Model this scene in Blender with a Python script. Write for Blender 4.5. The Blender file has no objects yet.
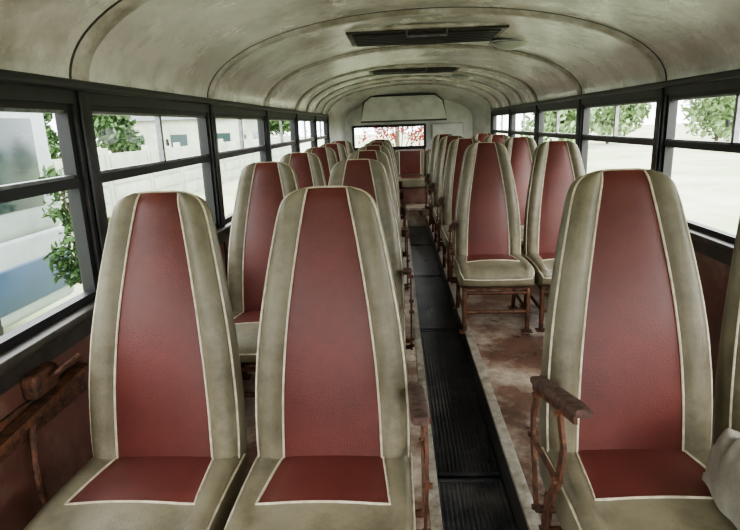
import bpy, math, random
from mathutils import Vector, Matrix, noise
random.seed(7)
R=math.radians
# ---------------------------------------------------------------- materials
def new_mat(name):
    m=bpy.data.materials.new(name); m.use_nodes=True
    nt=m.node_tree; b=nt.nodes['Principled BSDF']
    return m,nt,b
def surf(name,c1,c2=None,scale=4.0,rough=.5,metal=0.0,bump=0.0,bscale=200.0,detail=6,c3=None,s3=1.2,t3=(.5,.7),spec=.5,stretch=(1,1,1),rvar=.15,contrast=(.35,.65),bdist=.004):
    m,nt,b=new_mat(name); N=nt.nodes; L=nt.links
    tc=N.new('ShaderNodeTexCoord'); mp=N.new('ShaderNodeMapping'); mp.inputs['Scale'].default_value=stretch
    L.new(tc.outputs['Object'],mp.inputs['Vector'])
    if c2 is None: c2=tuple(x*.75 for x in c1)
    n=N.new('ShaderNodeTexNoise'); n.inputs['Scale'].default_value=scale; n.inputs['Detail'].default_value=detail; n.inputs['Roughness'].default_value=.65
    L.new(mp.outputs[0],n.inputs['Vector'])
    r=N.new('ShaderNodeValToRGB'); r.color_ramp.elements[0].position=contrast[0]; r.color_ramp.elements[1].position=contrast[1]
    r.color_ramp.elements[0].color=(*c2,1); r.color_ramp.elements[1].color=(*c1,1)
    L.new(n.outputs['Fac'],r.inputs['Fac']); col=r.outputs['Color']
    if c3:
        n3=N.new('ShaderNodeTexNoise'); n3.inputs['Scale'].default_value=s3; n3.inputs['Detail'].default_value=8; n3.inputs['Roughness'].default_value=.7
        L.new(mp.outputs[0],n3.inputs['Vector'])
        r3=N.new('ShaderNodeValToRGB'); r3.color_ramp.elements[0].position=t3[0]; r3.color_ramp.elements[1].position=t3[1]
        r3.color_ramp.elements[0].color=(0,0,0,1); r3.color_ramp.elements[1].color=(1,1,1,1)
        L.new(n3.outputs['Fac'],r3.inputs['Fac'])
        mx=N.new('ShaderNodeMixRGB'); mx.inputs['Color2'].default_value=(*c3,1)
        L.new(r3.outputs['Color'],mx.inputs['Fac']); L.new(col,mx.inputs['Color1']); col=mx.outputs['Color']
    L.new(col,b.inputs['Base Color'])
    mr=N.new('ShaderNodeMapRange'); mr.inputs['To Min'].default_value=max(0.03,rough-rvar); mr.inputs['To Max'].default_value=min(1,rough+rvar)
    L.new(n.outputs['Fac'],mr.inputs['Value']); L.new(mr.outputs[0],b.inputs['Roughness'])
    b.inputs['Metallic'].default_value=metal
    b.inputs['Specular IOR Level'].default_value=spec
    if bump>0:
        nb=N.new('ShaderNodeTexNoise'); nb.inputs['Scale'].default_value=bscale; nb.inputs['Detail'].default_value=3
        L.new(mp.outputs[0],nb.inputs['Vector'])
        bp=N.new('ShaderNodeBump'); bp.inputs['Strength'].default_value=bump; bp.inputs['Distance'].default_value=bdist
        L.new(nb.outputs['Fac'],bp.inputs['Height']); L.new(bp.outputs[0],b.inputs['Normal'])
    return m
M={}
M['maroon']=surf('maroon_vinyl',(.155,.042,.034),(.110,.031,.026),5,.40,bump=.25,bscale=260,c3=(.070,.026,.021),s3=2.6,t3=(.50,.78),spec=.45)
M['grey']=surf('grey_vinyl',(.265,.242,.168),(.180,.162,.110),5,.40,bump=.25,bscale=240,c3=(.080,.066,.040),s3=3.4,t3=(.47,.74),spec=.45)
M['piping']=surf('cream_piping',(.78,.73,.58),(.5,.44,.32),30,.5)
M['frame']=surf('rusty_frame_metal',(.050,.034,.028),(.20,.085,.045),32,.65,metal=.3,bump=.6,bscale=110)
M['armpad']=surf('worn_brown_armrest',(.050,.028,.024),(.15,.085,.065),45,.55,bump=.5,bscale=90)
M['ceiling']=surf('aged_ceiling_paint',(.82,.795,.765),(.62,.595,.56),2.6,.26,bump=.6,bscale=14,c3=(.26,.23,.185),s3=1.5,t3=(.48,.74),rvar=.10,bdist=.006)
M['rib']=surf('ceiling_rib_paint',(.62,.59,.56),(.28,.25,.20),9,.4,bump=.2,bscale=60)
M['seam']=surf('dark_seam',(.05,.045,.04),(.03,.03,.025),20,.6)
M['pillar']=surf('dark_pillar_paint',(.030,.030,.034),(.015,.014,.014),12,.4,c3=(.10,.065,.045),s3=6,t3=(.6,.75))
M['rubber']=surf('black_window_rubber',(.014,.014,.016),(.008,.008,.008),12,.45)
M['alu']=surf('window_aluminium',(.30,.31,.32),(.16,.16,.16),20,.35,metal=.7)
M['wallred']=surf('brown_wall_laminate',(.165,.075,.058),(.10,.048,.038),4,.36,c3=(.27,.19,.15),s3=3,t3=(.53,.78),bump=.1,bscale=60)
M['sill']=surf('sill_metal',(.075,.065,.056),(.035,.032,.028),14,.4,metal=.3)
M['mat']=surf('ribbed_rubber',(.042,.044,.055),(.018,.018,.024),6,.32,bump=.3,bscale=60,c3=(.15,.135,.12),s3=3.0,t3=(.50,.75))
M['platform']=surf('worn_brown_floor',(.23,.13,.09),(.095,.052,.038),5,.32,bump=.3,bscale=70,c3=(.54,.46,.38),s3=2.6,t3=(.43,.62))
M['trim']=surf('worn_step_trim',(.52,.48,.41),(.22,.18,.14),14,.4,metal=.2,bump=.3,bscale=60)
M['dark']=surf('vent_dark',(.02,.018,.016),(.05,.04,.032),14,.45)
M['lampglass']=surf('frosted_lamp',(.55,.55,.5),(.4,.4,.36),10,.3)
M['rear']=surf('rear_panel_paint',(.66,.65,.62),(.50,.49,.46),4,.45,c3=(.30,.27,.21),s3=3,t3=(.53,.78))
M['cover']=surf('pale_crumpled_cloth',(.36,.345,.29),(.20,.185,.15),8,.7,bump=.4,bscale=60)
M['grass']=surf('dry_grass',(.36,.42,.24),(.24,.30,.15),.8,.9,c3=(.45,.44,.36),s3=.15,t3=(.45,.6),bump=0)
M['leaf']=surf('tree_leaf',(.060,.12,.035),(.03,.065,.02),1.5,.6)
M['leafpale']=surf('pale_leaf',(.24,.33,.17),(.15,.22,.10),1.0,.7)
M['leafred']=surf('red_leaf',(.30,.03,.02),(.18,.018,.014),3,.6)
M['bark']=surf('bark',(.12,.09,.06),(.06,.045,.03),8,.9)
M['buswhite']=surf('white_bus_paint',(.34,.39,.40),(.22,.27,.27),2,.35)
M['busblue']=surf('blue_bus_stripe',(.016,.060,.14),(.012,.040,.09),3,.35)
M['busglass']=surf('bus_dark_glass',(.022,.045,.045),(.015,.03,.03),1,.15)
M['tyre']=surf('tyre_rubber',(.02,.02,.02),(.01,.01,.01),10,.8)
M['brickwall']=surf('weathered_concrete',(.36,.38,.33),(.24,.27,.21),1,.8)
M['roofgrey']=surf('shed_roof',(.12,.13,.14),(.08,.085,.09),2,.7)
# thin glass
m=bpy.data.materials.new('window_glass'); m.use_nodes=True; nt=m.node_tree; nt.nodes.clear()
o=nt.nodes.new('ShaderNodeOutputMaterial'); t=nt.nodes.new('ShaderNodeBsdfTransparent'); t.inputs[0].default_value=(.96,.975,.97,1)
g=nt.nodes.new('ShaderNodeBsdfGlossy'); g.inputs['Roughness'].default_value=.05
mx=nt.nodes.new('ShaderNodeMixShader'); mx.inputs[0].default_value=.035; nt.links.new(t.outputs[0],mx.inputs[1]); nt.links.new(g.outputs[0],mx.inputs[2]); nt.links.new(mx.outputs[0],o.inputs[0])
M['glass']=m

# ---------------------------------------------------------------- mesh builder
class MB:
    def __init__(s): s.v=[]; s.f=[]; s.m=[]; s.mats=[]
    def mi(s,k):
        if k not in s.mats: s.mats.append(k)
        return s.mats.index(k)
    def quadset(s,vs,fs,k):
        o=len(s.v); s.v+= [tuple(p) for p in vs]; i=s.mi(k)
        for f in fs: s.f.append(tuple(o+a for a in f)); s.m.append(i)
    def box(s,x0,x1,y0,y1,z0,z1,k,bev=0.0):
        if bev<=0:
            vs=[(x,y,z) for x in (x0,x1) for y in (y0,y1) for z in (z0,z1)]
            fs=[(0,1,3,2),(4,6,7,5),(0,4,5,1),(2,3,7,6),(0,2,6,4),(1,5,7,3)]
            s.quadset(vs,fs,k); return
        import bmesh
        bm=bmesh.new(); bmesh.ops.create_cube(bm,size=1)
        for v in bm.verts:
            v.co=Vector((x0+(v.co.x+.5)*(x1-x0),y0+(v.co.y+.5)*(y1-y0),z0+(v.co.z+.5)*(z1-z0)))
        bmesh.ops.bevel(bm,geom=bm.edges[:],offset=bev,segments=3,affect='EDGES',profile=.5)
        bm.verts.index_update()
        s.quadset([v.co[:] for v in bm.verts],[tuple(v.index for v in f.verts) for f in bm.faces],k); bm.free()
    def tube(s,pts,r,k,n=8,smooth=0,closed=False):
        P=[Vector(p) for p in pts]
        if smooth:
            Q=[]; m_=len(P); rng=m_ if closed else m_-1
            for i in range(rng):
                if closed: p0,p1,p2,p3=P[i-1],P[i],P[(i+1)%m_],P[(i+2)%m_]
                else: p0=P[max(i-1,0)];p1=P[i];p2=P[i+1];p3=P[min(i+2,m_-1)]
                for j in range(smooth):
                    t=j/smooth
                    Q.append(.5*((2*p1)+(p2-p0)*t+(2*p0-5*p1+4*p2-p3)*t*t+(3*p1-p0-3*p2+p3)*t**3))
            if not closed: Q.append(P[-1])
            P=Q
        m_=len(P); vs=[]; up=None
        for i in range(m_):
            if closed: d=(P[(i+1)%m_]-P[i-1])
            else: d=P[min(i+1,m_-1)]-P[max(i-1,0)]
            d.normalize()
            if up is None:
                a=Vector((0,0,1)) if abs(d.z)<.9 else Vector((1,0,0)); up=(a-d*a.dot(d)).normalized()
            else:
                up=(up-d*up.dot(d)).normalized()
            sd=d.cross(up)
            for j in range(n):
                an=2*math.pi*j/n; vs.append(P[i]+r*(math.cos(an)*up+math.sin(an)*sd))
        fs=[]
        for i in range(m_ if closed else m_-1):
            for j in range(n):
                a=i*n+j; b=i*n+(j+1)%n; i2=(i+1)%m_; c=i2*n+(j+1)%n; d_=i2*n+j
                fs.append((a,b,c,d_))
        if not closed:
            fs.append(tuple(range(n))[::-1]); fs.append(tuple((m_-1)*n+j for j in range(n)))
        s.quadset(vs,fs,k)
    def flatbar(s,pts,x,tx,hw,k):   # flat strap in the YZ plane, thickness tx along x, half-width hw
        P=[Vector((0,p[0],p[1])) for p in pts]; vs=[]
        for i,p in enumerate(P):
            d=(P[min(i+1,len(P)-1)]-P[max(i-1,0)]).normalized(); nrm=Vector((0,-d.z,d.y))
            for sx,sn in ((-1,-1),(1,-1),(1,1),(-1,1)): q=p+nrm*hw*sn; vs.append((x+sx*tx,q.y,q.z))
        fs=[]
        for i in range(len(P)-1):
            for j in range(4): fs.append((i*4+j,i*4+(j+1)%4,(i+1)*4+(j+1)%4,(i+1)*4+j))
        fs.append((0,1,2,3)); e=(len(P)-1)*4; fs.append((e,e+1,e+2,e+3))
        s.quadset(vs,fs,k)
    def prism(s,poly,y0,y1,k):   # poly in (x,z)
        n=len(poly); vs=[(x,y0,z) for x,z in poly]+[(x,y1,z) for x,z in poly]
        fs=[tuple(range(n)),tuple(range(n,2*n))[::-1]]+[(i,i+n,(i+1)%n+n,(i+1)%n) for i in range(n)]
        s.quadset(vs,fs,k)
    def mesh(s,name,ang=35):
        me=bpy.data.meshes.new(name); me.from_pydata(s.v,[],s.f)
        for k in s.mats: me.materials.append(M[k])
        me.polygons.foreach_set('material_index',s.m)
        import bmesh
        bm=bmesh.new(); bm.from_mesh(me); bmesh.ops.recalc_face_normals(bm,faces=bm.faces[:]); bm.to_mesh(me); bm.free()
        me.polygons.foreach_set('use_smooth',[True]*len(me.polygons))
        me.set_sharp_from_angle(angle=R(ang)); me.update()
        return me
    def obj(s,name,loc=(0,0,0),ang=35):
        return put(name,s.mesh(name,ang),loc)
def put(name,me,loc=(0,0,0),rz=0,sc=(1,1,1)):
    o=bpy.data.objects.new(name,me); o.location=loc; o.rotation_euler=(0,0,rz); o.scale=sc
    bpy.context.scene.collection.objects.link(o); return o
def lerp_tab(t,x):
    for i in range(len(t)-1):
        if x<=t[i+1][0]:
            a,b=t[i],t[i+1]; u=(x-a[0])/(b[0]-a[0]); return a[1]+(b[1]-a[1])*u
    return t[-1][1]
def smooth_tab(t,x):
    xs=[a[0] for a in t]
    for i in range(len(t)-1):
        if x<=xs[i+1]:
            p1,p2=t[i][1],t[i+1][1]; h=xs[i+1]-xs[i]; u=(x-xs[i])/h
            m1=(p2-t[i-1][1])/(xs[i+1]-xs[i-1]) if i>0 else (p2-p1)/h
            m2=(t[i+2][1]-p1)/(xs[i+2]-xs[i]) if i+2<len(t) else (p2-p1)/h
            return (2*u**3-3*u*u+1)*p1+(u**3-2*u*u+u)*h*m1+(-2*u**3+3*u*u)*p2+(u**3-u*u)*h*m2
    return t[-1][1]

# ---------------------------------------------------------------- bus seat
WT=[(0,.207),(.12,.212),(.3,.209),(.5,.195),(.7,.170),(.85,.147),(.93,.132),(.97,.116),(.99,.093),(1.0,.068)]
PT=[(0,.139),(.3,.132),(.55,.114),(.8,.085),(1.0,.056)]
H=.80; TILT=R(11); ZB=.345
def back_pt(x,d,v,zoff=0):
    hh=v*H
    curve=-.018*math.sin(math.pi*min(1,v*1.1))
    d2=d+curve
    return (x, .03+hh*math.sin(TILT)+d2*math.cos(TILT), ZB+hh*math.cos(TILT)-d2*math.sin(TILT))
def seat_back(mb):
    vs_=[0,.04,.1,.18,.26,.34,.42,.5,.58,.66,.73,.79,.84,.88,.915,.94,.96,.975,.988,1.0]
    nb,nc=6,8
    def T(v): return lerp_tab([(0,.105),(.5,.09),(.9,.075),(.96,.066),(.985,.05),(1,.03)],v)
    ring_n=None; verts=[]; kinds=None
    for v in vs_:
        w=smooth_tab(WT,v); p=min(smooth_tab(PT,v),w-.012); t=T(v)/2
        pts=[]; kd=[]
        for i in range(nb+1):
            s=i/nb; x=-w+(w-p)*s; b=.026*math.sin(math.pi*min(1,s*.96+.04))**.7 if 0<s<1 else 0
            d=-t-b+(0.012 if i==0 else 0); pts.append((x,d)); kd.append('grey')
        kd[-1]='maroon'
        for i in range(1,nc+1):
            s=i/nc; pts.append((-p+2*p*s,-t-.013*math.sin(math.pi*s)**.6 if i<nc else -t)); kd.append('maroon')
        kd[-1]='grey'
        for i in range(1,nb+1):
            s=i/nb; x=p+(w-p)*s; b=.026*math.sin(math.pi*min(1,(1-s)*.96+.04))**.7 if 0<s<1 else 0
            d=-t-b+(0.012 if i==nb else 0); pts.append((x,d)); kd.append('grey')
        for (x,d) in [(w+.007,-t*.35),(w+.008,t*.3),(w,t*.8),(w-.02,t),(w*.5,t+.006),(0,t+.008),(-w*.5,t+.006),(-w+.02,t),(-w,t*.8),(-w-.008,t*.3),(-w-.007,-t*.35)]:
            pts.append((x,d)); kd.append('grey')
        kinds=kd; ring_n=len(pts)
        verts.append([back_pt(x,d,v) for x,d in pts])
    o=len(mb.v)
    for r in verts: mb.v+=r
    for i in range(len(verts)-1):
        for j in range(ring_n):
            a=o+i*ring_n+j; b=o+i*ring_n+(j+1)%ring_n
            mb.f.append((a,b,b+ring_n,a+ring_n)); mb.m.append(mb.mi(kinds[j]))
    mb.f.append(tuple(o+(len(verts)-1)*ring_n+j for j in range(ring_n))); mb.m.append(mb.mi('grey'))
    mb.f.append(tuple(o+j for j in range(ring_n))[::-1]); mb.m.append(mb.mi('grey'))
    vv=[i/40 for i in range(2,41)]
    for sg in (-1,1):
        line=[]
        for v in vv:
            w=smooth_tab(WT,v); p=min(smooth_tab(PT,v),w-.012); line.append(back_pt(sg*p,-T(v)/2-.003,v))
        mb.tube(line,.0034,'piping',6)
    outer=[]
    ov=[i/40 for i in range(2,38)]+[.94,.955,.97,.98,.99,1.0]
    for v in ov: outer.append(back_pt(-smooth_tab(WT,v)-.001,-T(v)/2+.008,v))
    for q in (-.6,-.2,.2,.6): outer.append(back_pt(q*.066,-.014,1.004))
    for v in ov[::-1]: outer.append(back_pt(smooth_tab(WT,v)+.001,-T(v)/2+.008,v))
    mb.tube(outer,.0034,'piping',6)
def seat_cushion(mb):
    ZT=.40
    ys=[.03,.0,-.025,-.05,-.10,-.15,-.20,-.235,-.245,-.29,-.34,-.38,-.405,-.422,-.43]
    nb,nc=5,8; verts=[];kinds=[];n=0
    def P(y): return .140+.024*min(1,max(0,-y/.24))
    def top(y):
        if y>-.34: return ZT+.012*math.sin(math.pi*min(1,max(0,-y/.45)))
        u=(-y-.34)/.09; return ZT+.008-.055*(1-math.sqrt(max(0,1-u*u)))
    def bot(y):
        u=max(0,(-y-.36)/.07); return ZT-.115+.03*u*u
    def W(y):
        u=max(0,(-y-.38)/.05); return .218-.022*u*u
    for y in ys:
        w=W(y);p=P(y);z=top(y);zb=bot(y);pts=[];kd=[]
        for i in range(nb+1):
            s=i/nb; b=.012*math.sin(math.pi*s)**.7 if 0<s<1 else 0
            pts.append((-w+(w-p)*s,z+b-(.012 if i==0 else 0))); kd.append('grey')
        kd[-1]='C'
        for i in range(1,nc+1):
            s=i/nc; pts.append((-p+2*p*s,z+(.012*math.sin(math.pi*s)**.6 if i<nc else 0))); kd.append('C')
        kd[-1]='grey'
        for i in range(1,nb+1):
            s=i/nb; b=.012*math.sin(math.pi*s)**.7 if 0<s<1 else 0
            pts.append((p+(w-p)*s,z+b-(.012 if i==nb else 0))); kd.append('grey')
        hz=(z+zb)/2
        for x,zz in [(w+.006,hz+.02),(w+.006,hz-.02),(w,zb+.008),(w-.015,zb),(0,zb),(-w+.015,zb),(-w,zb+.008),(-w-.006,hz-.02),(-w-.006,hz+.02)]:
            pts.append((x,zz)); kd.append('grey')
        n=len(pts); verts.append([(x,y,zz) for x,zz in pts]); kinds.append(kd)
    o=len(mb.v)
    for r in verts: mb.v+=r
    for i in range(len(verts)-1):
        for j in range(n):
            a=o+i*n+j;b=o+i*n+(j+1)%n
            k=kinds[i][j]
            if k=='C': k='maroon' if (-.2351<ys[i+1]) else 'grey'
            mb.f.append((a,b,b+n,a+n)); mb.m.append(mb.mi(k))
    mb.f.append(tuple(o+j for j in range(n))); mb.m.append(mb.mi('grey'))
    mb.f.append(tuple(o+(len(verts)-1)*n+j for j in range(n))); mb.m.append(mb.mi('grey'))
    line=[]
    for y in (-.02,-.06,-.1,-.15,-.2,-.232): line.append((-P(y),y,top(y)+.002))
    for i in range(1,8): 
        s=i/8; line.append((-P(-.24)+2*P(-.24)*s,-.237,top(-.237)+.012*math.sin(math.pi*s)**.6+.001))
    for y in (-.232,-.2,-.15,-.1,-.06,-.02): line.append((P(y),y,top(y)+.002))
    mb.tube(line,.0034,'piping',6)
    line=[]
    yy=[.02,-.05,-.15,-.25,-.33,-.37,-.40,-.418,-.428]
    for y in yy: line.append((-W(y)-.001,y-.001,top(y)-.010))
    for s in (-.6,-.2,.2,.6): line.append((W(-.43)*s,-.433,top(-.43)-.004))
    for y in yy[::-1]: line.append((W(y)+.001,y-.001,top(y)-.010))
    mb.tube(line,.0034,'piping',6)
def seat_frame(mb):
    for sx in (-.19,.19):
        mb.tube([(sx,.08,.0),(sx,.05,.12),(sx,.02,.262),(sx,-.08,.272),(sx,-.34,.272),(sx,-.375,.25),(sx,-.38,.12),(sx,-.38,.0)],.014,'frame',8,smooth=4)
        mb.box(sx-.03,sx+.03,.05,.11,0,.006,'frame'); mb.box(sx-.03,sx+.03,-.41,-.35,0,.006,'frame')
        mb.tube([(sx,.07,.13),(sx,-.38,.13)],.010,'frame',8)
        mb.tube([(sx*.9,.06,.24),(sx*.9,.10,.42),(sx*.9,.145,.62)],.013,'frame',8,smooth=4)
    for y,z in ((.03,.26),(-.37,.25),(-.38,.13)): mb.tube([(-.19,y,z),(.19,y,z)],.012,'frame',8)
    mb.box(-.2,.2,-.38,.02,.272,.287,'frame')
def armrest(mb,s):
    x=s*.236
    # boxy worn pad on a metal channel, rising to the front
    P0=Vector((x,.045,.585)); P1=Vector((x,-.335,.692)); rings=9; vs=[];fs=[]
    sec=[(-1,-.6),(-.8,-1),(.8,-1),(1,-.6),(1,.5),(.75,1),(-.75,1),(-1,.5)]; n=len(sec)
    for i in range(rings):
        u=i/(rings-1); c=P0.lerp(P1,u); e=1-.22*(abs(2*u-1)**14)
        for a,b in sec: vs.append((c.x+.022*e*a,c.y,c.z+.012*e*b))
    for i in range(rings-1):
        for j in range(n): fs.append((i*n+j,i*n+(j+1)%n,(i+1)*n+(j+1)%n,(i+1)*n+j))
    fs.append(tuple(range(n))); fs.append(tuple((rings-1)*n+j for j in range(n)))
    mb.quadset(vs,fs,'armpad')
    xo=s*.246
    mb.flatbar([(.03,.573),(-.315,.670)],xo,.004,.012,'frame')
    mb.flatbar([(-.03,.585),(.005,.50),(.0,.44),(-.05,.30),(-.07,.255)],xo+s*.005,.004,.014,'frame')
    mb.flatbar([(-.22,.640),(-.265,.565),(-.24,.47),(-.17,.36),(-.15,.255)],xo+s*.005,.004,.014,'frame')
    mb.flatbar([(.0,.44),(-.235,.47)],xo+s*.009,.003,.009,'frame')
    for y,z in ((-.03,.578),(-.225,.632),(.0,.445),(-.24,.47),(-.07,.27),(-.15,.27)):
        mb.tube([(xo-s*.004,y,z),(xo+s*.018,y,z)],.008,'frame',6)
    mb.tube([(xo,-.07,.262),(s*.19,-.07,.262)],.011,'frame',8); mb.tube([(xo,-.15,.262),(s*.19,-.15,.262)],.011,'frame',8)
    mb.tube([(x,.04,.578),(s*.195,.10,.57)],.010,'frame',8)
def seat_mesh(name,arm=0):
    mb=MB(); seat_back(mb); seat_cushion(mb); seat_frame(mb)
    if arm: armrest(mb,arm)
    return mb.mesh(name,50)
ME_L=seat_mesh('bus_seat_arm_right',1); ME_R=seat_mesh('bus_seat_arm_left',-1); ME_P=seat_mesh('bus_seat_plain',0)
ZL,ZR=.10,.14
def jit(): return R(random.uniform(-1.2,1.2))
for i,y in enumerate([1.40,2.68,3.66,4.62,5.56,6.50]):
    j=0 if i==0 else 1
    put('bus_seat',ME_P,(-.678+.022*j,y,ZL),jit()*j); put('bus_seat',ME_L,(-.198,y-.01*j,ZL),jit()*j)
for i,y in enumerate([1.37,3.66,4.80,5.90,6.95]):
    j=0 if i==0 else 1
    put('bus_seat',ME_R,(.600-.012*j,y,ZR),jit()*j,(1,1,.988)); put('bus_seat',ME_P,(1.075-.02*j,y+.01*j,ZR),jit()*j,(1,1,.984))

# ---------------------------------------------------------------- shell
XL,XR=-1.03,1.42; XC=(XL+XR)/2; HW=(XR-XL)/2; Z0=1.56; AH=.42
Y0,Y1=-1.75,9.4
PIL=[-.85,.50,1.87,3.2,4.58,5.96,7.34,8.7]
def arch(t,off=0,nn=2.08):
    a=math.pi*t; c=math.cos(a); s_=math.sin(a)
    return (XC-(HW+off)*math.copysign(abs(c)**(2/nn),c), Z0+(AH+off)*abs(s_)**(2/nn))
mb=MB(); NS=56
inner=[arch(i/NS) for i in range(NS+1)]; outr=[arch(i/NS,.05) for i in range(NS+1)]
ylist=[Y0+(Y1-Y0)*i/12 for i in range(13)]
for prof in (inner,outr):
    vs=[(x,y,z) for y in ylist for x,z in prof]; fs=[]
    n=NS+1
    for i in range(12):
        for j in range(NS): fs.append((i*n+j,i*n+j+1,(i+1)*n+j+1,(i+1)*n+j))
    mb.quadset(vs,fs,'ceiling')
mb.obj('ceiling',ang=60)
# ribs
mb=MB()
def rib(yc,wd=.05,th=.014,k='rib'):
    sec=[(-wd/2-.006,-.001),(-wd/2,th*.6),(-wd/4,th),(wd/4,th),(wd/2,th*.6),(wd/2+.006,-.001)]
    vs=[]
    for i in range(NS+1):
        for dy,dz in sec:
            x,z=arch(i/NS,-dz); vs.append((x,yc+dy,z))
    fs=[]; n=len(sec)
    for i in range(NS):
        for j in range(n-1): fs.append((i*n+j,i*n+j+1,(i+1)*n+j+1,(i+1)*n+j))
    mb.quadset(vs,fs,k)
for y in PIL+[6.65,8.02]:
    rib(y,.104,.003,'seam'); rib(y,.080,.022,'rib')
mb.obj('trim_1',ang=60)
mb=MB()
for s,X in ((1,XL),(-1,XR)):
    xa,xb=sorted((X,X+s*.028)); mb.box(xa,xb,Y0,8.6,1.540,1.572,'pillar',.008)
mb.obj('trim_2')
# side walls
ZS=.855
def side_wall(name,X,s,zf):
    mb=MB(); xo=X-s*.07
    a,b=sorted((xo,X))
    mb.box(a,b,Y0,Y1,-.25,ZS-.025,'wallred')
    mb.box(a,b,Y0,Y1,1.50,1.60,'pillar')
    for p in [Y0+.05]+PIL+[Y1-.05]:
        mb.box(a,b,p-.05,p+.05,ZS-.025,1.50,'pillar')
        c,d=sorted((X,X+s*.012)); mb.box(c,d,p-.028,p+.028,ZS+.005,1.54,'pillar',.004)
    c,d=sorted((xo,X+s*.035)); mb.box(c,d,Y0,8.9,ZS-.03,ZS,'sill',.006)
    c,d=sorted((X,X+s*.01)); mb.box(c,d,Y0,8.9,ZS-.09,ZS-.03,'sill')
    for p in PIL:
        c,d=sorted((X,X+s*.008)); mb.box(c,d,p-.015,p+.015,zf,ZS-.09,'sill')
    return mb.obj(name)
side_wall('wall_left',XL,1,ZL); side_wall('wall_right',XR,-1,ZR)
wn=0
def window(X,s,ya,yb,big=True):
    global wn; wn+=1
    mb=MB(); xo=X-s*.05; xi=X-s*.012; a,b=sorted((xo,xi)); za,zb=ZS,1.50; fr=.026; zd=1.25
    mb.box(a,b,ya,yb,za,za+fr,'rubber'); mb.box(a,b,ya,yb,zb-fr*.8,zb,'rubber')
    mb.box(a,b,ya,ya+fr,za+fr,zb-fr*.8,'rubber'); mb.box(a,b,yb-fr,yb,za+fr,zb-fr*.8,'rubber')
    mb.box(a,b,ya+fr,yb-fr,zd-.016,zd+.016,'rubber')
    ym=(ya+yb)/2
    c,d=sorted((X-s*.042,X-s*.02))
    mb.box(c,d,ym-.010,ym+.010,zd+.016,zb-fr*.8,'alu')
    mb.box(c,d,ya+fr,yb-fr,zd+.016,zd+.026,'alu'); mb.box(c,d,ya+fr,yb-fr,zb-fr*.8-.01,zb-fr*.8,'alu')
    gx=X-s*.032
    for z1,z2 in ((za+fr,zd-.016),(zd+.026,zb-fr*.8-.01)):
        mb.quadset([(gx,ya+fr,z1),(gx,yb-fr,z1),(gx,yb-fr,z2),(gx,ya+fr,z2)],[(0,1,2,3)],'glass')
    c,d=sorted((X-s*.02,X-s*.012)); mb.box(c,d,ym+.03,ym+.045,zd+.09,zd+.12,'alu')
    mb.obj('window_%d'%wn)
edges=[Y0+.05]+PIL
for X,s in ((XL,1),(XR,-1)):
    for i in range(len(edges)-1): window(X,s,edges[i]+.05,edges[i+1]-.05)
    window(X,s,PIL[-1]+.05,Y1-.10)

# floor
mb=MB(); AXL,AXR=.115,.405
mb.box(XL-.07,XR+.07,Y0,Y1,-.30,-.02,'dark')
mb.box(AXL,AXR,Y0,7.75,-.02,-.002,'mat')
mb.box(XL,AXL,Y0,7.75,-.02,ZL,'platform'); mb.box(AXR,XR,Y0,7.75,-.02,ZR,'platform')
mb.box(XL,XR,7.75,Y1,-.02,.26,'platform')
mb.obj('floor')
mb=MB()
mb.box(AXR-.012,AXR+.032,Y0,7.75,ZR-.012,ZR+.006,'trim',.003); mb.box(AXR-.010,AXR-.001,Y0,7.75,-.002,ZR-.012,'seam')
mb.box(AXL-.03,AXL+.010,Y0,7.75,ZL-.012,ZL+.005,'trim',.003); mb.box(AXL+.001,AXL+.008,Y0,7.75,-.002,ZL-.012,'seam')
mb.box(XL+.0,XR,7.735,7.79,.235,.268,'trim',.004)
mb.obj('trim_3')
# ribbed rubber runners, slightly wavy and worn
ybrk=[-.9,.35,2.0,3.68,5.1,6.5,7.73]
for i in range(len(ybrk)-1):
    mb=MB(); ya,yb=ybrk[i]+.012,ybrk[i+1]-.012; xa,xb=AXL+.012,AXR-.014
    nx=15; ny=26; sec=[(-.5,.0),(-.30,.0),(-.20,.0075),(.20,.0075),(.30,.0),(.5,.0)]
    vs=[];fs=[]; wdt=(xb-xa)/nx; cols=nx*len(sec)
    for q in range(ny+1):
        y=ya+(yb-ya)*q/ny
        for a in range(nx):
            for dx,dz in sec:
                x=xa+wdt*(a+.5+dx); wv=.0035*noise.noise((x*5,y*3,1)); wear=max(.25,min(1,.85+1.3*noise.noise((x*9,y*5,7))))
                vs.append((x+.004*noise.noise((x*3,y*2.5,i)),y,.004+wv+dz*wear))
    for q in range(ny):
        for a in range(cols-1): fs.append((q*cols+a,q*cols+a+1,(q+1)*cols+a+1,(q+1)*cols+a))
    mb.quadset(vs,fs,'mat')
    mb.box(xa,xb,ya,ya+.018,-.002,.012,'mat',.002); mb.box(xa,xb,yb-.018,yb,-.002,.012,'mat',.002)
    mb.obj('ribbed_floor_mat')

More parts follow.
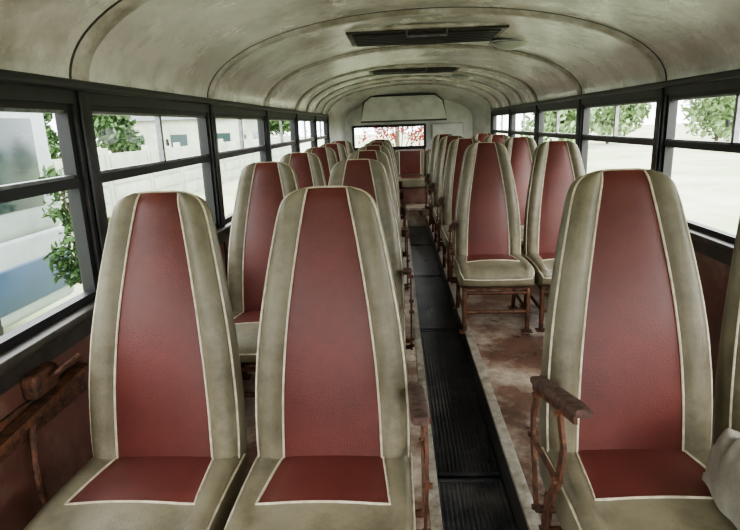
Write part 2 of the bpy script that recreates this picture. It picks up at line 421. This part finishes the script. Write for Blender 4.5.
# ceiling hatch
def hatch(yc,hx,hy):
    mb=MB(); zt=Z0+AH
    mb.box(-hx,hx,-hy,hy,-.030,-.004,'rib',.01)
    mb.box(-hx+.03,hx-.03,-hy+.03,hy-.03,-.044,-.028,'dark',.006)
    for i in range(7):
        y=-hy+.09+(2*hy-.18)*i/6; mb.box(-hx+.07,hx-.07,y-.008,y+.008,-.054,-.044,'pillar',.002)
    mb.tube([(-.12,-hy+.03,-.035),(-.12,-hy+.03,-.07),(.12,-hy+.03,-.07),(.12,-hy+.03,-.035)],.007,'alu',8)
    return mb.obj('roof_hatch',(XC,yc,zt))
hatch(3.88,.52,.30); hatch(6.25,.50,.24)
def dome_light(x,y,z):
    mb=MB(); prof=[(.085,0),(.085,-.012),(.07,-.030),(.045,-.045),(.015,-.052),(.002,-.053)]; n=20; vs=[];fs=[]
    for r,zz in prof:
        for j in range(n): a=2*math.pi*j/n; vs.append((r*math.cos(a)*1.5,r*math.sin(a),zz))
    for i in range(len(prof)-1):
        for j in range(n): fs.append((i*n+j,i*n+(j+1)%n,(i+1)*n+(j+1)%n,(i+1)*n+j))
    mb.quadset(vs,fs,'lampglass'); mb.box(-.14,.14,-.095,.095,-.008,.008,'alu',.003)
    mb.obj('ceiling_light',(x,y,z))
dome_light(.80,4.15,1.925); dome_light(.80,7.0,1.925)

# ---------------------------------------------------------------- rear end
mb=MB()
def outline(sc):
    pts=[(XL,.26),(XL,.7),(XL,1.1),(XL,1.4)]+[arch(i/NS) for i in range(NS+1)]+[(XR,1.4),(XR,1.1),(XR,.7),(XR,.26)]
    return [(XC+(x-XC)*sc,1.0+(z-1.0)*(sc if z>1.0 else 1)) for x,z in pts]
steps=[(8.72,.995),(8.8,.97),(8.9,.93),(9.02,.88),(9.14,.84),(9.22,.82)]
vs=[];fs=[];n=len(outline(1))
for y,s in steps: vs+=[(x,y,z) for x,z in outline(s)]
for i in range(len(steps)-1):
    for j in range(n-1): fs.append((i*n+j,i*n+j+1,(i+1)*n+j+1,(i+1)*n+j))
mb.quadset(vs,fs,'rear')
wx0,wx1,wz0,wz1=-.70,.46,1.03,1.39
ya,yb=9.20,9.30
xl,xr=XC-HW*.9,XC+HW*.9
mb.box(xl,wx0,ya,yb,.26,1.42,'rear'); mb.box(wx1,xr,ya,yb,.26,1.42,'rear')
mb.box(wx0,wx1,ya,yb,.26,wz0,'wallred'); mb.box(wx0,wx1,ya,yb,wz1,1.42,'rear')
mb.prism([(xl,1.42)]+[(XC-HW*.9*math.cos(math.pi*i/24),1.46+.50*math.sin(math.pi*i/24)) for i in range(25)]+[(xr,1.42)],ya,yb,'rear')
poly=[(-.55,1.45),(-.50,1.74),(-.38,1.83),(.60,1.83),(.72,1.74),(.78,1.45)]
mb.prism(poly,8.98,9.20,'rear')
mb.tube([(x,8.98,z) for x,z in poly],.012,'seam',6,closed=True)
mb.box(.56,1.06,9.12,9.20,1.14,1.40,'rear',.02)
mb.obj('wall_rear',ang=30)
mb=MB()
f=.03
mb.box(wx0,wx1,9.17,9.2,wz1-f,wz1+.01,'rubber',.006); mb.box(wx0,wx1,9.17,9.2,wz0-.01,wz0+f,'rubber',.006)
mb.box(wx0-.01,wx0+f,9.17,9.2,wz0,wz1,'rubber',.006); mb.box(wx1-f,wx1+.01,9.17,9.2,wz0,wz1,'rubber',.006)
mb.quadset([(wx0+f,9.24,wz0+f),(wx1-f,9.24,wz0+f),(wx1-f,9.24,wz1-f),(wx0+f,9.24,wz1-f)],[(0,1,2,3)],'glass')
wn+=1; mb.obj('window_%d'%wn)
# rear bench
mb=MB()
for i in range(5):
    x0=-.93+i*.452; x1=x0+.44
    mb.box(x0,x1,8.15,8.62,.50,.64,'grey',.03); mb.box(x0+.08,x1-.08,8.17,8.58,.62,.648,'maroon',.01)
    mb.box(x0,x1,8.60,8.70,.62,1.02,'grey',.035); mb.box(x0+.06,x1-.06,8.585,8.62,.66,1.01,'maroon',.012)
    for s in (x0+.06,x1-.06): mb.tube([(s,8.583,.66),(s,8.583,1.00)],.005,'piping',6)
mb.box(-.93,1.32,8.20,8.68,.26,.50,'wallred',.01)
mb.obj('rear_bench')

# front end behind camera
mb=MB()
mb.box(XL-.07,XR+.07,Y0-.08,Y0,-.3,.75,'wallred'); mb.box(XL-.07,XR+.07,Y0-.08,Y0,1.66,1.72,'rear')
mb.prism([(XL-.05,1.62)]+[(XC-(HW+.05)*math.cos(math.pi*i/24),1.62+.40*math.sin(math.pi*i/24)) for i in range(25)]+[(XR+.05,1.62)],Y0-.08,Y0,'rear')
for x in (XL-.03,XC,XR+.03): mb.box(x-.04,x+.04,Y0-.08,Y0,.75,1.66,'pillar')
mb.obj('wall_front')

# ---------------------------------------------------------------- wall side armrest with lever
mb=MB()
mb.box(-1.03,-1.018,1.02,1.62,.60,.70,'frame',.003)
mb.flatbar([(1.04,.655),(1.58,.700)],-.992,.018,.011,'frame')
mb.box(-1.03,-.985,1.34,1.45,.705,.775,'frame',.010)
mb.tube([(-.985,1.40,.745),(-.950,1.40,.768),(-.945,1.49,.775)],.007,'frame',6,smooth=3)
mb.tube([(-1.005,1.33,.66),(-1.0,1.30,.50),(-1.0,1.33,.30),(-1.005,1.34,ZL)],.010,'frame',8,smooth=4)
mb.obj('wall_armrest')

# crumpled cover on the right seat
mb=MB(); n=34; vs=[];fs=[]
for side in (0,1):
    for i in range(n):
        for j in range(n):
            u=i/(n-1)*2-1; v=j/(n-1)*2-1
            r=max(abs(u),abs(v)); e=max(0,1-r**7)
            x=u*.15*(1-.10*v*v)+.014*noise.noise((u*2,v*2,3)); y=v*.15*(1-.10*u*u)+.014*noise.noise((u*2,v*2,8))
            z=.02+(.10*e**.4+.05*e*(noise.noise((u*1.8+5,v*1.8,1)))+.06*e*abs(noise.noise((u*3.4+5,v*3.4,1)))) if side==0 else .0
            vs.append((x,y,z))
for side in (0,1):
    o=side*n*n
    for i in range(n-1):
        for j in range(n-1): fs.append((o+i*n+j,o+(i+1)*n+j,o+(i+1)*n+j+1,o+i*n+j+1))
ed=[(i,0) for i in range(n)]+[(n-1,j) for j in range(1,n)]+[(i,n-1) for i in range(n-2,-1,-1)]+[(0,j) for j in range(n-2,0,-1)]
for a in range(len(ed)):
    p=ed[a];q=ed[(a+1)%len(ed)]; fs.append((p[0]*n+p[1],q[0]*n+q[1],n*n+q[0]*n+q[1],n*n+p[0]*n+p[1]))
mb.quadset(vs,fs,'cover')
mb.obj('crumpled_seat_cover',(.835,1.055,ZR+.425),ang=70)

# ---------------------------------------------------------------- outside
GZ=-.85
mb=MB(); mb.quadset([(-150,-150,GZ),(150,-150,GZ),(150,150,GZ),(-150,150,GZ)],[(0,1,2,3)],'grass'); mb.obj('ground')
def tree(x,y,h,w,leaf,name,nl=1600,ls=.16,tr=.14):
    mb=MB()
    mb.tube([(0,0,0),(.05,.03,h*.3),(-.04,.05,h*.6),(0,0,h*.85)],tr,'bark',8,smooth=3)
    cs=[]
    for i in range(11):
        a=random.uniform(0,6.28); rr=random.uniform(.1,.62)*w; c=Vector((rr*math.cos(a),rr*math.sin(a),h*random.uniform(.38,.9))); cs.append((c,random.uniform(.25,.45)*w))
        mb.tube([(0,0,h*.3),tuple(c*.5+Vector((0,0,h*.2))),tuple(c)],tr*.3,'bark',5)
    vs=[];fs=[]
    for i in range(nl):
        c,r=random.choice(cs); d=Vector((random.gauss(0,1),random.gauss(0,1),random.gauss(0,1))).normalized()*r*random.uniform(.5,1.05)
        p=c+d; u=Vector((random.gauss(0,1),random.gauss(0,1),random.gauss(0,1))).normalized(); w2=u.cross(Vector((random.random(),random.random(),1))).normalized()
        s=ls*random.uniform(.6,1.3); o=len(vs); vs+=[p-u*s,p+w2*s*.5,p+u*s,p-w2*s*.5]; fs.append((o,o+1,o+2,o+3))
    mb.quadset(vs,fs,leaf)
    mb.obj(name,(x,y,GZ),ang=10)
tree(-11.9,23.5,4.6,1.8,'leaf','broadleaf_tree',3400,.17)
tree(-14.6,22.5,4.8,1.5,'leaf','broadleaf_tree',2600,.17)
tree(-11.6,17.3,4.5,1.5,'leaf','broadleaf_tree',3000,.15)
tree(-10,49,5.2,3.0,'leaf','broadleaf_tree',2200,.3)
tree(-14,12,4.6,2.0,'leaf','broadleaf_tree',2200,.2)
for x,y,h in ((22,34,3.0),(30,36,3.4),(40,34,3.6),(26,48,3.6),(38,52,4.2),(44,26,3.4),(18,50,3.6),(36,44,3.8),(50,40,4),(13,46,3.4)): tree(x,y,h,h*1.0,'leafpale','pale_tree',1800,.30)
tree(4.6,4.7,1.3,.8,'leafpale','shrub',900,.10,.04); tree(6.0,7.6,1.4,1.0,'leafpale','shrub',900,.11,.04)
tree(-3.35,5.75,2.0,.50,'leaf','shrub',1500,.05,.03)
tree(.05,14.5,3.3,1.3,'leafred','red_leaf_tree',1500,.06,.05)
# concrete yard fence
mb=MB()
for i in range(14):
    y=9.5+i*2.5
    mb.box(-.06,.06,y,y+2.44,0,1.75,'brickwall'); mb.box(-.10,.10,y-.09,y+.03,0,1.9,'brickwall',.01)
    for k in range(4): mb.box(.06,.085,y+.15,y+2.3,.10+k*.42,.44+k*.42,'brickwall',.01)
mb.obj('concrete_fence',(-7.6,0,GZ))
# parked bus
mb=MB(); L=9.0
mb.box(-1.2,1.2,-L,0,.35,1.25,'buswhite',.08); mb.box(-1.2,1.2,-L,0,1.15,2.9,'buswhite',.14)
mb.box(-1.215,1.215,-L+.05,-.05,.50,.95,'busblue',.02)
for i in range(6):
    y=-.35-i*1.42; 
    mb.box(1.19,1.212,y-1.28,y,1.50,2.45,'busglass',.01); mb.box(-1.212,-1.19,y-1.28,y,1.50,2.45,'busglass',.01)
    mb.box(1.20,1.218,y-1.33,y-1.30,.4,2.8,'roofgrey')
mb.box(-1.0,1.0,-.01,.012,1.45,2.4,'busglass',.01)
for y in (-1.8,-6.6):
    for sx in (-1.08,1.08):
        n=24; vs=[];fs=[]
        for xx,rr in ((-.13,.40),(-.11,.47),(.11,.47),(.13,.40),(.13,.22),(.06,.18)):
            for j in range(n): a=6.2832*j/n; vs.append((sx+xx*(1 if sx>0 else -1),y+rr*math.cos(a),.47+rr*math.sin(a)))
        for i in range(5):
            for j in range(n): fs.append((i*n+j,i*n+(j+1)%n,(i+1)*n+(j+1)%n,(i+1)*n+j))
        fs.append(tuple(5*n+j for j in range(n))); mb.quadset(vs,fs,'tyre')
mb.obj('parked_bus',(-5.2,6.5,GZ))
# shed
mb=MB()
mb.box(-4,4,-2.5,2.5,0,3.0,'brickwall'); 
vs=[(-4.3,-2.8,2.95),(4.3,-2.8,2.95),(4.3,2.8,2.95),(-4.3,2.8,2.95),(-4.3,0,4.3),(4.3,0,4.3)]
mb.quadset(vs,[(0,1,5,4),(2,3,4,5),(0,4,3),(1,2,5),(0,3,2,1)],'roofgrey')
for x in (-2.6,0,2.6): mb.box(x-.5,x+.5,-2.53,-2.5,1.0,2.1,'busglass')
mb.box(4.0,4.03,-.5,.5,0,2.1,'busblue')
mb.obj('shed',(-12.9,36,GZ))

# ---------------------------------------------------------------- light
w=bpy.data.worlds.new('overcast'); bpy.context.scene.world=w; w.use_nodes=True; nt=w.node_tree
bg=nt.nodes['Background']
tc=nt.nodes.new('ShaderNodeTexCoord'); n=nt.nodes.new('ShaderNodeTexNoise'); n.inputs['Scale'].default_value=2.2; n.inputs['Detail'].default_value=5
rp=nt.nodes.new('ShaderNodeValToRGB'); rp.color_ramp.elements[0].color=(.88,.92,.95,1); rp.color_ramp.elements[1].color=(1,.995,.98,1); rp.color_ramp.elements[0].position=.4; rp.color_ramp.elements[1].position=.6
nt.links.new(tc.outputs['Generated'],n.inputs['Vector']); nt.links.new(n.outputs['Fac'],rp.inputs[0]); nt.links.new(rp.outputs[0],bg.inputs[0])
bg.inputs[1].default_value=7.4
fill_sun=bpy.data.lights.new('fill_sun','SUN'); fill_sun.energy=6.5; fill_sun.angle=R(35); fill_sun.color=(1,.97,.92)  # wide lamp added as soft fill through the windshield; the sky is overcast
so=bpy.data.objects.new('fill_sun',fill_sun); bpy.context.scene.collection.objects.link(so)
so.rotation_euler=Vector((-.35,.75,-.50)).to_track_quat('-Z','Y').to_euler()
try: bpy.context.scene.view_settings.look='AgX - Medium High Contrast'
except Exception as e: print('look',e)

# ---------------------------------------------------------------- camera
cam=bpy.data.cameras.new('camera'); co=bpy.data.objects.new('camera',cam); bpy.context.scene.collection.objects.link(co)
cam.sensor_width=36; cam.lens=560/740*36; cam.clip_start=.03
rot=Matrix.Rotation(R(3.1),4,'Z')@Matrix.Rotation(R(90-14.0),4,'X')@Matrix.Rotation(R(-2.0),4,'Z')
co.matrix_world=Matrix.Translation((0,0,1.40))@rot
bpy.context.scene.camera=co
